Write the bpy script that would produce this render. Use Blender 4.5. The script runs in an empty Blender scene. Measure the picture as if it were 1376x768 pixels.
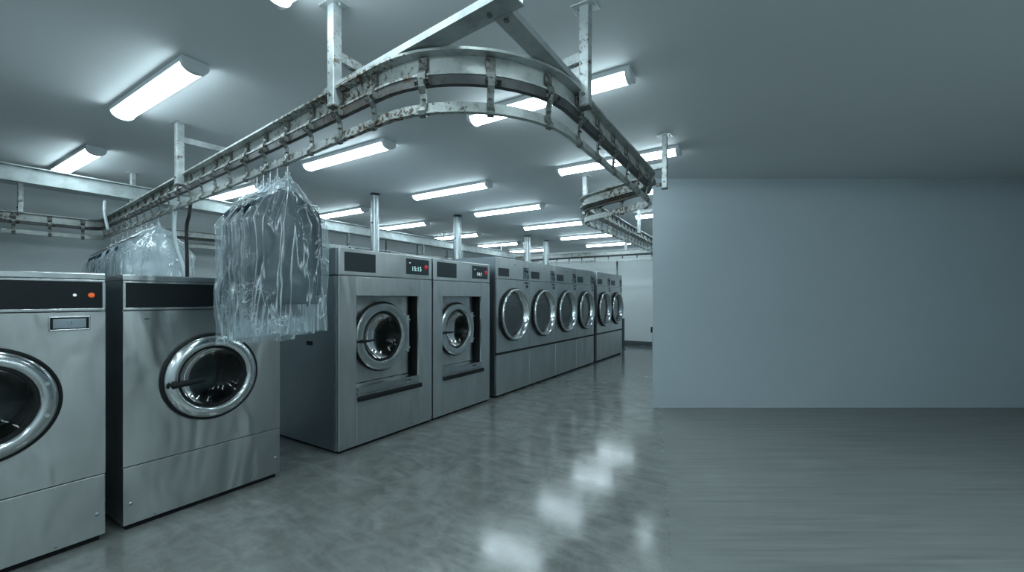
import bpy, bmesh, math, random
from mathutils import Vector, Matrix, noise
random.seed(7)
PI = math.pi
sc = bpy.context.scene
COL = sc.collection

# ------------------------------------------------------------------ camera, light, exposure
cam_d = bpy.data.cameras.new('camera'); cam = bpy.data.objects.new('camera', cam_d); COL.objects.link(cam)
cam_d.sensor_width = 36.0; cam_d.sensor_fit = 'HORIZONTAL'
cam_d.lens = 36.0 * 563.0 / 1376.0
cam_d.shift_y = 17.0 / 1376.0
cam_d.clip_start = 0.05
cam.location = (0, 0, 1.4)
cam.rotation_euler = (PI / 2, 0, math.radians(32.0))
sc.camera = cam
wd = bpy.data.worlds.new('world'); sc.world = wd; wd.use_nodes = True
wd.node_tree.nodes['Background'].inputs[0].default_value = (0.6, 0.75, 0.8, 1)
wd.node_tree.nodes['Background'].inputs[1].default_value = 0.05
LAMP = 22.5                                  # strength of the batten diffusers
LAMP_COL = (0.735, 0.925, 1.0)
sc.view_settings.view_transform = 'Standard'
sc.view_settings.look = 'None'
sc.view_settings.exposure = 0.0
sc.view_settings.gamma = 1.0
sc.view_settings.use_curve_mapping = False
sc.cycles.max_bounces = 10
sc.cycles.diffuse_bounces = 4
sc.cycles.glossy_bounces = 4
sc.cycles.transparent_max_bounces = 40
sc.cycles.transmission_bounces = 4
sc.cycles.sample_clamp_indirect = 4.0
sc.cycles.use_denoising = True

CEIL = 2.945

# ------------------------------------------------------------------ materials
def new_mat(name):
    m = bpy.data.materials.new(name); m.use_nodes = True
    nt = m.node_tree
    return m, nt, nt.nodes['Principled BSDF']

def node(nt, kind, **kw):
    n = nt.nodes.new(kind)
    for k, v in kw.items():
        if k.startswith('in_'):
            n.inputs[k[3:].replace('_', ' ')].default_value = v
        else:
            setattr(n, k, v)
    return n

def coords(nt, scale=(1, 1, 1), which='Object', rot=None):
    if rot is not None:                      # turn first, then stretch
        v = coords(nt, (1, 1, 1), which); m1 = node(nt, 'ShaderNodeMapping'); m1.inputs['Rotation'].default_value = rot
        m2 = node(nt, 'ShaderNodeMapping'); m2.inputs['Scale'].default_value = scale
        nt.links.new(v, m1.inputs['Vector']); nt.links.new(m1.outputs['Vector'], m2.inputs['Vector']); return m2.outputs['Vector']
    rot = (0, 0, 0)
    tc = node(nt, 'ShaderNodeTexCoord'); mp = node(nt, 'ShaderNodeMapping')
    mp.inputs['Scale'].default_value = scale; mp.inputs['Rotation'].default_value = rot
    nt.links.new(tc.outputs[which], mp.inputs['Vector'])
    return mp.outputs['Vector']

def noise_n(nt, vec, scale, detail=3, rough=0.5, dist=0.0):
    n = node(nt, 'ShaderNodeTexNoise')
    n.inputs['Scale'].default_value = scale; n.inputs['Detail'].default_value = detail
    n.inputs['Roughness'].default_value = rough; n.inputs['Distortion'].default_value = dist
    nt.links.new(vec, n.inputs['Vector'])
    return n.outputs['Fac']

def ramp(nt, fac, stops):
    r = node(nt, 'ShaderNodeValToRGB'); cr = r.color_ramp
    while len(cr.elements) < len(stops): cr.elements.new(0.5)
    for e, (p, c) in zip(cr.elements, stops):
        e.position = p; e.color = (c, c, c, 1) if not hasattr(c, '__len__') else (*c, 1)
    nt.links.new(fac, r.inputs['Fac'])
    return r.outputs['Color']

def bump(nt, h, strength, dist, prev=None):
    b = node(nt, 'ShaderNodeBump'); b.inputs['Strength'].default_value = strength; b.inputs['Distance'].default_value = dist
    nt.links.new(h, b.inputs['Height'])
    if prev is not None: nt.links.new(prev, b.inputs['Normal'])
    return b.outputs['Normal']

def mixc(nt, fac, a, b):
    m = node(nt, 'ShaderNodeMix', data_type='RGBA')
    if hasattr(fac, 'links'): nt.links.new(fac, m.inputs[0])
    else: m.inputs[0].default_value = fac
    for s, v in ((6, a), (7, b)):
        if isinstance(v, bpy.types.NodeSocket): nt.links.new(v, m.inputs[s])
        else: m.inputs[s].default_value = (*v, 1)
    return m.outputs[2]

def simple(name, col, rough=0.5, metal=0.0, spec=0.5, emit=None, es=0.0, coat=0.0, var=0.0, vs=6.0):
    m, nt, p = new_mat(name)
    p.inputs['Base Color'].default_value = (*col, 1); p.inputs['Roughness'].default_value = rough
    p.inputs['Metallic'].default_value = metal; p.inputs['Specular IOR Level'].default_value = spec
    p.inputs['Coat Weight'].default_value = coat
    if emit: p.inputs['Emission Color'].default_value = (*emit, 1); p.inputs['Emission Strength'].default_value = es
    f = noise_n(nt, coords(nt), vs, 4)
    dk = tuple(c * (1 - var) for c in col); lt = tuple(min(1, c * (1 + var)) for c in col)
    nt.links.new(ramp(nt, f, [(0.3, dk), (0.7, lt)]), p.inputs['Base Color'])
    return m

def steel(name, col, rough, wave=0.012, brushed='z', metal=1.0, aniso=0.0):
    m, nt, p = new_mat(name)
    p.inputs['Metallic'].default_value = metal
    big = noise_n(nt, coords(nt, (1, 2.2, 1.0)), 1.6, 2, 0.5, 0.6)
    smear = noise_n(nt, coords(nt, (1, 3.0, 0.7)), 2.5, 3, 0.6, 0.4)
    nt.links.new(ramp(nt, smear, [(0.05, tuple(c * 0.82 for c in col)), (0.95, tuple(min(1, c * 1.18) for c in col))]), p.inputs['Base Color'])
    nt.links.new(ramp(nt, smear, [(0.05, rough - 0.03), (0.95, rough + 0.05)]), p.inputs['Roughness'])
    n1 = bump(nt, big, 0.7, wave)
    nt.links.new(n1, p.inputs['Normal'])
    if aniso:                                # brushed across: highlights draw out upward
        tg = node(nt, 'ShaderNodeCombineXYZ'); tg.inputs[2].default_value = 1.0
        nt.links.new(tg.outputs[0], p.inputs['Tangent']); p.inputs['Anisotropic'].default_value = aniso
    return m

def rusty(name, base, amount=0.5, metal=0.7, rough=0.45, scale=14):
    m, nt, p = new_mat(name)
    v = coords(nt)
    patch = noise_n(nt, v, 1.3, 2, 0.5)
    spots = noise_n(nt, v, scale * 3.2, 6, 0.72)
    add = node(nt, 'ShaderNodeMath', operation='MULTIPLY_ADD'); add.inputs[1].default_value = 0.45; sm = node(nt, 'ShaderNodeMath', operation='MULTIPLY'); sm.inputs[1].default_value = 0.6; nt.links.new(spots, sm.inputs[0])
    nt.links.new(patch, add.inputs[0]); nt.links.new(sm.outputs[0], add.inputs[2])
    k = 1.12 - amount * 0.20
    mask = ramp(nt, add.outputs[0], [((k - 0.08) * 0.6, 0.0), ((k + 0.02) * 0.6, 1.0)])
    zinc = ramp(nt, noise_n(nt, v, scale, 5, 0.65), [(0.25, tuple(c * 0.6 for c in base)), (0.5, base), (0.8, tuple(min(1, c * 1.25) for c in base))])
    rust = ramp(nt, noise_n(nt, v, scale * 5, 4, 0.7), [(0.3, (0.030, 0.024, 0.019)), (0.7, (0.135, 0.085, 0.048))])
    nt.links.new(mixc(nt, mask, zinc, rust), p.inputs['Base Color'])
    mm = ramp(nt, mask, [(0, metal), (1, 0.1)]); nt.links.new(mm, p.inputs['Metallic'])
    rr = ramp(nt, mask, [(0, rough), (1, 0.85)]); nt.links.new(rr, p.inputs['Roughness'])
    nt.links.new(bump(nt, spots, 0.25, 0.003), p.inputs['Normal'])
    return m

M = {}
M['steel'] = steel('brushed_stainless_steel', (0.41, 0.43, 0.425), 0.34, 0.034, aniso=0.75)
M['steel_tall'] = steel('light_brushed_stainless_steel', (0.58, 0.605, 0.605), 0.36, 0.030, aniso=0.75)
M['steel_dark'] = steel('dull_side_steel', (0.34, 0.39, 0.42), 0.36, 0.02)
M['steel_fine'] = steel('fine_stainless_steel', (0.50, 0.52, 0.52), 0.25, 0.02, 'h')
M['chrome'] = simple('polished_chrome', (0.68, 0.71, 0.72), 0.17, 1.0, var=0.05)
M['ring'] = simple('satin_ring_steel', (0.60, 0.63, 0.63), 0.27, 1.0, var=0.06)
M['black'] = simple('black_gloss_panel', (0.008, 0.011, 0.013), 0.32, spec=0.3, var=0.1)
M['slate'] = simple('slate_display_plastic', (0.028, 0.040, 0.046), 0.35, var=0.06)
M['rubber'] = simple('black_rubber', (0.010, 0.011, 0.012), 0.55, spec=0.3, var=0.2)
M['drum'] = simple('drum_interior_metal', (0.10, 0.115, 0.115), 0.35, 0.8, var=0.25, vs=9)
M['plinth'] = simple('black_plinth', (0.010, 0.010, 0.011), 0.7, spec=0.2, var=0.2)
M['lampcap'] = simple('fixture_grey_plastic', (0.50, 0.54, 0.56), 0.5, var=0.04)
M['galv'] = rusty('galvanised_steel', (0.56, 0.60, 0.60), 0.15, 0.75, 0.38)
M['post'] = rusty('galvanised_post_steel', (0.50, 0.54, 0.54), 0.2, 0.6, 0.42, 10)
M['rail'] = rusty('worn_white_conveyor_steel', (0.44, 0.47, 0.455), 0.50, 0.45, 0.45, 12)
M['bar'] = rusty('worn_garment_bar_steel', (0.44, 0.47, 0.455), 0.50, 0.45, 0.42, 12)
M['track'] = rusty('dark_track_steel', (0.085, 0.09, 0.09), 0.45, 0.5, 0.5, 12)  # dark grey with rust flecks, also on the tray and drop rods
M['bracket'] = rusty('bracket_steel', (0.19, 0.205, 0.195), 0.65, 0.6, 0.42, 20)
M['frame'] = rusty('frame_channel_steel', (0.36, 0.39, 0.39), 0.0, 0.5, 0.5, 9)
M['white_beam'] = rusty('pale_beam_paint', (0.42, 0.47, 0.47), 0.0, 0.2, 0.5, 8)
M['duct'] = steel('galvanised_duct', (0.40, 0.44, 0.45), 0.34, 0.01)
M['hose_grey'] = simple('grey_hose_rubber', (0.36, 0.42, 0.44), 0.45, var=0.1)
M['hanger'] = simple('hanger_wire', (0.55, 0.58, 0.6), 0.3, 0.9, var=0.1)
M['red'] = simple('red_button', (0.55, 0.02, 0.03), 0.3, emit=(0.8, 0.03, 0.04), es=0.15, var=0.1)
M['orange'] = simple('orange_indicator_lamp', (0.6, 0.10, 0.02), 0.3, emit=(1.0, 0.16, 0.03), es=0.45, var=0.3, vs=90)
M['whitelamp'] = simple('white_indicator_lamp', (0.8, 0.85, 0.87), 0.3, emit=(0.8, 0.95, 1), es=0.6, var=0.05)
M['digit'] = simple('display_digits', (0.5, 0.7, 0.7), 0.4, emit=(0.6, 0.95, 0.95), es=0.8, var=0.02)

def m_wall(name, col, var, rough):
    m, nt, p = new_mat(name)
    f = noise_n(nt, coords(nt), 1.2, 5, 0.6)
    nt.links.new(ramp(nt, f, [(0.3, tuple(c * (1 - var) for c in col)), (0.7, tuple(c * (1 + var) for c in col))]), p.inputs['Base Color'])
    p.inputs['Roughness'].default_value = rough; p.inputs['Specular IOR Level'].default_value = 0.25
    nt.links.new(bump(nt, noise_n(nt, coords(nt), 60, 3), 0.05, 0.002), p.inputs['Normal'])
    return m
M['wall'] = m_wall('painted_wall', (0.60, 0.65, 0.66), 0.03, 0.6)
M['wall_lit'] = m_wall('painted_wall_lit_copy', (0.78, 0.83, 0.84), 0.02, 0.55)  # wall paint made paler for the back wall, imitating stronger light there
M['partition'] = m_wall('grey_partition_paint', (0.395, 0.455, 0.485), 0.02, 0.6)
M['ceiling'] = m_wall('ceiling_paint', (0.61, 0.64, 0.65), 0.02, 0.7)
M['skirting'] = simple('dark_skirting_paint', (0.10, 0.125, 0.135), 0.5, var=0.06)
M['bead'] = simple('pale_floor_bead', (0.45, 0.50, 0.51), 0.5, var=0.04)

def m_floor():
    m, nt, p = new_mat('polished_concrete')
    v = coords(nt)
    cloud = noise_n(nt, v, 0.9, 6, 0.62, 0.8)
    mott = noise_n(nt, v, 5.0, 8, 0.7, 0.5)
    grain = noise_n(nt, v, 60, 3, 0.6)
    # swirled trowel marks
    swirl = noise_n(nt, coords(nt, (0.9, 3.5, 1)), 1.6, 5, 0.6, 1.8)
    base = ramp(nt, mott, [(0.25, (0.095, 0.100, 0.093)), (0.5, (0.180, 0.188, 0.177)), (0.75, (0.270, 0.282, 0.268))])
    base2 = mixc(nt, ramp(nt, cloud, [(0.35, 0.0), (0.7, 0.55)]), base, (0.140, 0.148, 0.136))
    specks = ramp(nt, noise_n(nt, v, 45, 5, 0.75), [(0.30, 0.6), (0.40, 0.0)])
    base2 = mixc(nt, specks, base2, (0.06, 0.06, 0.055))
    base2 = mixc(nt, ramp(nt, swirl, [(0.45, 0.0), (0.8, 0.35)]), base2, (0.36, 0.375, 0.36))
    # the brushed, duller screed bay beside the partition: streaks run along the partition
    st = noise_n(nt, coords(nt, (0.45, 9.0, 1), rot=(0, 0, -math.radians(32))), 2.2, 7, 0.68, 0.15)
    st2 = noise_n(nt, coords(nt, (0.25, 2.2, 1), rot=(0, 0, -math.radians(32))), 1.6, 4, 0.6, 0.1)
    bay = mixc(nt, ramp(nt, st2, [(0.3, 0.0), (0.7, 0.6)]), ramp(nt, st, [(0.30, (0.115, 0.124, 0.122)), (0.70, (0.255, 0.270, 0.258))]), (0.23, 0.242, 0.228))
    # bay edge: a straight joint from the partition's corner (-1.32, 5.53) toward (0, 0)
    tc = node(nt, 'ShaderNodeTexCoord'); dt = node(nt, 'ShaderNodeVectorMath', operation='DOT_PRODUCT')
    L = math.hypot(1.322, 5.53)
    dt.inputs[1].default_value = (5.53 / L, 1.322 / L, 0)
    nt.links.new(tc.outputs['Object'], dt.inputs[0])
    wob = node(nt, 'ShaderNodeMath', operation='MULTIPLY_ADD'); wob.inputs[1].default_value = 0.04
    nt.links.new(st2, wob.inputs[0]); nt.links.new(dt.outputs['Value'], wob.inputs[2])
    edge = node(nt, 'ShaderNodeMapRange'); edge.inputs['From Min'].default_value = -0.06; edge.inputs['From Max'].default_value = 0.42; edge.interpolation_type = 'SMOOTHSTEP'
    nt.links.new(wob.outputs[0], edge.inputs['Value'])
    nt.links.new(mixc(nt, edge.outputs[0], base2, bay), p.inputs['Base Color'])
    r1 = ramp(nt, mott, [(0.3, 0.10), (0.7, 0.20)]); r2 = ramp(nt, st, [(0.3, 0.52), (0.7, 0.66)])
    nt.links.new(mixc(nt, edge.outputs[0], r1, r2), p.inputs['Roughness'])
    p.inputs['Specular IOR Level'].default_value = 0.75
    n1 = bump(nt, mott, 0.10, 0.006)
    nt.links.new(bump(nt, grain, 0.06, 0.001, n1), p.inputs['Normal'])
    return m
M['floor'] = m_floor()

def m_glow():
    m = bpy.data.materials.new('lit_diffuser'); m.use_nodes = True; nt = m.node_tree; nt.nodes.clear()
    e = node(nt, 'ShaderNodeEmission'); e.inputs[0].default_value = (*LAMP_COL, 1); e.inputs[1].default_value = LAMP
    o = node(nt, 'ShaderNodeOutputMaterial'); nt.links.new(e.outputs[0], o.inputs[0])
    return m
M['glow'] = m_glow()

def m_glass(name, tint, refl=1.0, ior=1.5):
    m = bpy.data.materials.new(name); m.use_nodes = True; nt = m.node_tree; nt.nodes.clear()
    t = node(nt, 'ShaderNodeBsdfTransparent'); t.inputs[0].default_value = (*tint, 1)
    g = node(nt, 'ShaderNodeBsdfGlossy'); g.inputs['Roughness'].default_value = 0.04; g.inputs['Color'].default_value = (refl, refl, refl, 1)
    f = node(nt, 'ShaderNodeFresnel'); f.inputs[0].default_value = ior
    mx = node(nt, 'ShaderNodeMixShader'); o = node(nt, 'ShaderNodeOutputMaterial')
    nt.links.new(f.outputs[0], mx.inputs[0]); nt.links.new(t.outputs[0], mx.inputs[1]); nt.links.new(g.outputs[0], mx.inputs[2])
    nt.links.new(mx.outputs[0], o.inputs[0])
    return m
M['glass'] = m_glass('dark_door_glass', (0.42, 0.48, 0.48), 0.6, 1.45)
M['dryer_glass'] = m_glass('dryer_door_glass', (0.60, 0.67, 0.67), 0.95, 3.0)

def m_bag(name, body, white, crease=0.75):
    m = bpy.data.materials.new(name); m.use_nodes = True; nt = m.node_tree; nt.nodes.clear()
    def ridge(scale, sc3, lo, dist=1.2, seed=0.0, which='Object'):
        v = coords(nt, sc3, which); ad = node(nt, 'ShaderNodeVectorMath', operation='ADD'); ad.inputs[1].default_value = (seed, seed * 2, seed * 3)
        oi = node(nt, 'ShaderNodeObjectInfo'); rn = node(nt, 'ShaderNodeMath', operation='MULTIPLY'); rn.inputs[1].default_value = 40
        nt.links.new(oi.outputs['Random'], rn.inputs[0]); a2 = node(nt, 'ShaderNodeVectorMath', operation='ADD')
        nt.links.new(v, ad.inputs[0]); nt.links.new(ad.outputs[0], a2.inputs[0]); nt.links.new(rn.outputs[0], a2.inputs[1])
        f = noise_n(nt, a2.outputs[0], scale, 3, 0.5, dist)
        s1 = node(nt, 'ShaderNodeMath', operation='SUBTRACT'); s1.inputs[1].default_value = 0.5; nt.links.new(f, s1.inputs[0])
        ab = node(nt, 'ShaderNodeMath', operation='ABSOLUTE'); nt.links.new(s1.outputs[0], ab.inputs[0])
        return ramp(nt, ab.outputs[0], [(0.0, 1.0), (lo, 0.0)])
    long_ = ridge(9, (1, 0.10, 1), 0.018, 0.5, 0.0, 'UV')
    short = ridge(9, (1.2, 1.0, 0.8), 0.026, 1.6, 5.0)
    gate = ramp(nt, noise_n(nt, coords(nt), 6, 2), [(0.50, 0.0), (0.58, 1.0)])
    sg = node(nt, 'ShaderNodeMath', operation='MULTIPLY'); nt.links.new(short, sg.inputs[0]); nt.links.new(gate, sg.inputs[1])
    mx = node(nt, 'ShaderNodeMath', operation='MAXIMUM'); nt.links.new(long_, mx.inputs[0]); nt.links.new(sg.outputs[0], mx.inputs[1])
    n1 = bump(nt, noise_n(nt, coords(nt, (1, 1, 0.35)), 9, 3, 0.5, 1.0), 0.6, 0.02)
    n2 = bump(nt, mx.outputs[0], 0.7, 0.006, n1)
    t = node(nt, 'ShaderNodeBsdfTransparent'); t.inputs[0].default_value = (0.96, 0.98, 0.99, 1)
    d = node(nt, 'ShaderNodeBsdfDiffuse'); d.inputs[0].default_value = (*white, 1)
    tr = node(nt, 'ShaderNodeBsdfTranslucent'); tr.inputs[0].default_value = (*white, 1)
    g = node(nt, 'ShaderNodeBsdfGlossy'); g.inputs['Roughness'].default_value = 0.18; g.inputs['Color'].default_value = (0.9, 0.95, 0.97, 1)
    for q in (d, tr, g): nt.links.new(n2, q.inputs['Normal'])
    m1 = node(nt, 'ShaderNodeMixShader'); m1.inputs[0].default_value = 0.5
    nt.links.new(d.outputs[0], m1.inputs[1]); nt.links.new(tr.outputs[0], m1.inputs[2])
    m2 = node(nt, 'ShaderNodeMixShader'); m2.inputs[0].default_value = 0.38
    nt.links.new(m1.outputs[0], m2.inputs[1]); nt.links.new(g.outputs[0], m2.inputs[2])
    lw = node(nt, 'ShaderNodeLayerWeight'); lw.inputs[0].default_value = 0.35
    nt.links.new(n1, lw.inputs['Normal'])
    mr = node(nt, 'ShaderNodeMapRange'); mr.inputs['From Min'].default_value = 0.05; mr.inputs['From Max'].default_value = 0.8
    mr.inputs['To Min'].default_value = body; mr.inputs['To Max'].default_value = min(0.95, body + 0.35)
    nt.links.new(lw.outputs['Facing'], mr.inputs['Value'])
    ad = node(nt, 'ShaderNodeMath', operation='MULTIPLY_ADD', use_clamp=True); ad.inputs[1].default_value = crease
    nt.links.new(mx.outputs[0], ad.inputs[0]); nt.links.new(mr.outputs[0], ad.inputs[2])
    m3 = node(nt, 'ShaderNodeMixShader'); o = node(nt, 'ShaderNodeOutputMaterial')
    nt.links.new(ad.outputs[0], m3.inputs[0]); nt.links.new(t.outputs[0], m3.inputs[1]); nt.links.new(m2.outputs[0], m3.inputs[2])
    nt.links.new(m3.outputs[0], o.inputs[0])
    return m
M['bag_clear'] = m_bag('clear_plastic_film', 0.145, (0.74, 0.84, 0.88))
M['bag_frost'] = m_bag('frosted_plastic_film', 0.36, (0.76, 0.85, 0.88))

def m_cloth(name, col):
    m, nt, p = new_mat(name)
    f = noise_n(nt, coords(nt, (1, 1, 0.4)), 9, 5)
    nt.links.new(ramp(nt, f, [(0.3, tuple(c * 0.75 for c in col)), (0.7, tuple(min(1, c * 1.2) for c in col))]), p.inputs['Base Color'])
    p.inputs['Roughness'].default_value = 0.9; p.inputs['Specular IOR Level'].default_value = 0.1
    nt.links.new(bump(nt, noise_n(nt, coords(nt), 250, 2), 0.2, 0.001), p.inputs['Normal'])
    return m
CLOTH = {'slate': m_cloth('slate_grey_wool', (0.055, 0.075, 0.088)), 'navy': m_cloth('dark_navy_cloth', (0.012, 0.020, 0.032)),
         'char': m_cloth('charcoal_cloth', (0.018, 0.024, 0.029)), 'steelblue': m_cloth('steel_blue_cloth', (0.06, 0.095, 0.125)),
         'pale': m_cloth('pale_blue_shirt_cloth', (0.36, 0.46, 0.52)), 'white': m_cloth('white_shirt_cloth', (0.66, 0.73, 0.75))}

# ------------------------------------------------------------------ mesh helpers
def obj(name, bm, mat, parent=None, smooth=False, loc=None):
    bmesh.ops.recalc_face_normals(bm, faces=bm.faces)
    me = bpy.data.meshes.new(name); bm.to_mesh(me); bm.free()
    me.materials.append(M[mat] if isinstance(mat, str) else mat)
    if smooth:
        for p in me.polygons: p.use_smooth = True
        if smooth != 'all': me.set_sharp_from_angle(angle=math.radians(38))
    o = bpy.data.objects.new(name, me); COL.objects.link(o)
    if parent is not None: o.parent = parent
    if loc: o.location = loc
    return o

def empty(name, loc=(0, 0, 0), rz=0.0):
    o = bpy.data.objects.new(name, None); COL.objects.link(o); o.location = loc; o.rotation_euler = (0, 0, rz)
    o.empty_display_size = 0.1
    return o

def tag(o, label, cat, group=None):
    o['label'] = label; o['category'] = cat
    if group: o['group'] = group
    return o

def struct(o):
    o['kind'] = 'structure'; return o

def BM(): return bmesh.new()

def box(bm, x0, x1, y0, y1, z0, z1, bev=0.0, seg=2):
    r = bmesh.ops.create_cube(bm, size=1.0); vs = r['verts']
    bmesh.ops.scale(bm, vec=(x1 - x0, y1 - y0, z1 - z0), verts=vs)
    bmesh.ops.translate(bm, vec=((x0 + x1) / 2, (y0 + y1) / 2, (z0 + z1) / 2), verts=vs)
    if bev:
        es = list({e for v in vs for e in v.link_edges})
        bmesh.ops.bevel(bm, geom=es, offset=bev, segments=seg, profile=0.5, affect='EDGES')

def basis(d):
    d = d.normalized(); a = Vector((0, 0, 1)) if abs(d.z) < 0.95 else Vector((1, 0, 0))
    u = d.cross(a).normalized(); v = u.cross(d).normalized()
    return u, v

def tube(bm, pts, r, seg=10, cap=True, rs=None):
    pts = [Vector(p) for p in pts]; rings = []; u = None
    for i, p in enumerate(pts):
        a = pts[max(0, i - 1)]; b = pts[min(len(pts) - 1, i + 1)]
        d = (b - a).normalized()
        if u is None: u, v = basis(d)
        else:
            u = (u - d * u.dot(d)).normalized(); v = d.cross(u)
        rr = rs[i] if rs else r
        rings.append([bm.verts.new(p + (u * math.cos(2 * PI * k / seg) + v * math.sin(2 * PI * k / seg)) * rr) for k in range(seg)])
    for A, B in zip(rings, rings[1:]):
        for k in range(seg): bm.faces.new((A[k], A[(k + 1) % seg], B[(k + 1) % seg], B[k]))
    if cap: bm.faces.new(rings[0]); bm.faces.new(rings[-1][::-1])

def lathe_x(bm, prof, cy, cz, seg=56, x0=0.0, close=False):
    """profile of (radius, x) turned about the x axis through (cy, cz)"""
    rings = []
    for r, x in prof:
        if r < 1e-5: rings.append([bm.verts.new((x + x0, cy, cz))])
        else: rings.append([bm.verts.new((x + x0, cy + r * math.cos(2 * PI * k / seg), cz + r * math.sin(2 * PI * k / seg))) for k in range(seg)])
    if close: rings.append(rings[0])
    for A, B in zip(rings, rings[1:]):
        for k in range(seg):
            k2 = (k + 1) % seg
            if len(A) == 1: bm.faces.new((A[0], B[k], B[k2]))
            elif len(B) == 1: bm.faces.new((A[k], A[k2], B[0]))
            else: bm.faces.new((A[k], A[k2], B[k2], B[k]))

def hole_panel(bm, y0, y1, z0, z1, cy, cz, r, x0, x1, seg=64):
    """upright panel, thickness x0..x1 (x1 is the front), with a round hole"""
    angs = [2 * PI * k / seg for k in range(seg)] + [math.atan2(z - cz, y - cy) % (2 * PI) for y in (y0, y1) for z in (z0, z1)]
    angs = sorted(set(round(a, 6) for a in angs))
    def outer(a):
        c, s = math.cos(a), math.sin(a); t = 1e9
        if c > 1e-9: t = min(t, (y1 - cy) / c)
        if c < -1e-9: t = min(t, (y0 - cy) / c)
        if s > 1e-9: t = min(t, (z1 - cz) / s)
        if s < -1e-9: t = min(t, (z0 - cz) / s)
        return cy + c * t, cz + s * t
    L = []
    for x in (x0, x1):
        L.append(([bm.verts.new((x, cy + r * math.cos(a), cz + r * math.sin(a))) for a in angs], [bm.verts.new((x, *outer(a))) for a in angs]))
    n = len(angs)
    for k in range(n):
        j = (k + 1) % n
        (ib, ob), (if_, of) = L
        bm.faces.new((if_[k], of[k], of[j], if_[j])); bm.faces.new((ib[k], ib[j], ob[j], ob[k]))
        bm.faces.new((ib[k], if_[k], if_[j], ib[j])); bm.faces.new((ob[k], ob[j], of[j], of[k]))

def prism(bm, pts, z0, z1):
    a = [bm.verts.new((x, y, z0)) for x, y in pts]; b = [bm.verts.new((x, y, z1)) for x, y in pts]
    bm.faces.new(a[::-1]); bm.faces.new(b); n = len(pts)
    for k in range(n): bm.faces.new((a[k], a[(k + 1) % n], b[(k + 1) % n], b[k]))

def sweep(bm, path, prof, cap=True):
    """path: [(Vector pos, Vector right)], prof: closed list of (u to the right, z)"""
    rings = [[bm.verts.new(p + r * u + Vector((0, 0, z))) for u, z in prof] for p, r in path]
    n = len(prof)
    for A, B in zip(rings, rings[1:]):
        for k in range(n): bm.faces.new((A[k], A[(k + 1) % n], B[(k + 1) % n], B[k]))
    if cap: bm.faces.new(rings[0]); bm.faces.new(rings[-1][::-1])

# ------------------------------------------------------------------ room
bm = BM(); box(bm, -8.9, 3.4, -3.1, 12.9, -0.1, 0.0); struct(obj('floor', bm, 'floor'))
bm = BM(); box(bm, -8.9, 3.4, -3.1, 12.9, CEIL, CEIL + 0.1); struct(obj('ceiling', bm, 'ceiling'))
bm = BM(); box(bm, -8.9, -8.75, -3.1, 12.9, 0, CEIL); struct(obj('wall_left', bm, 'wall'))
bm = BM(); box(bm, -8.75, 3.3, 12.7, 12.9, 0, CEIL); struct(obj('wall_back', bm, 'wall_lit'))
bm = BM(); box(bm, -8.75, 3.3, -3.1, -3.0, 0, CEIL); struct(obj('wall_front', bm, 'wall'))
bm = BM(); box(bm, 3.3, 3.4, -3.1, 12.9, 0, CEIL); struct(obj('wall_right', bm, 'wall'))
F = Vector((-0.5299, 0.8480, 0)); R = Vector((0.8480, 0.5299, 0))
c0 = 5.39 * F + (5.39 * 0.3357) * R; c1 = 5.39 * F + (3.3 + 5.39 * 0.5299) / 0.848 * R
# partition: grey face turned to the room, its return runs back along the aisle
bm = BM(); prism(bm, [(c0.x, c0.y), (c1.x, c1.y), (c1.x, 12.7), (c0.x, 12.7)], 0, CEIL); struct(obj('wall_partition', bm, 'partition'))
bm = BM(); q = -F * 0.006
prism(bm, [(c0.x + q.x, c0.y + q.y), (c1.x + q.x, c1.y + q.y), (c1.x, c1.y), (c0.x, c0.y)], 0, 0.008); struct(obj('trim_1', bm, 'bead'))
bm = BM(); box(bm, -8.75, c0.x, 12.685, 12.7, 0, 0.125, 0.004); struct(obj('baseboard_back', bm, 'skirting'))
bm = BM(); box(bm, -8.75, -8.735, -3.0, 12.685, 0, 0.125, 0.004); struct(obj('baseboard_left', bm, 'skirting'))

# latch and strip on the partition's corner
t = empty('door_latch', (c0.x, c0.y + 0.01, 0))
tag(t, 'small black latch on the corner of the grey partition wall', 'latch')
bm = BM(); box(bm, -0.028, 0.0, 0.0, 0.05, 0.96, 1.035, 0.006); obj('catch', bm, 'rubber', t)
bm = BM(); box(bm, -0.010, 0.0, 0.005, 0.03, 0.62, 0.955, 0.002); obj('strike_strip', bm, 'steel_dark', t)

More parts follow.
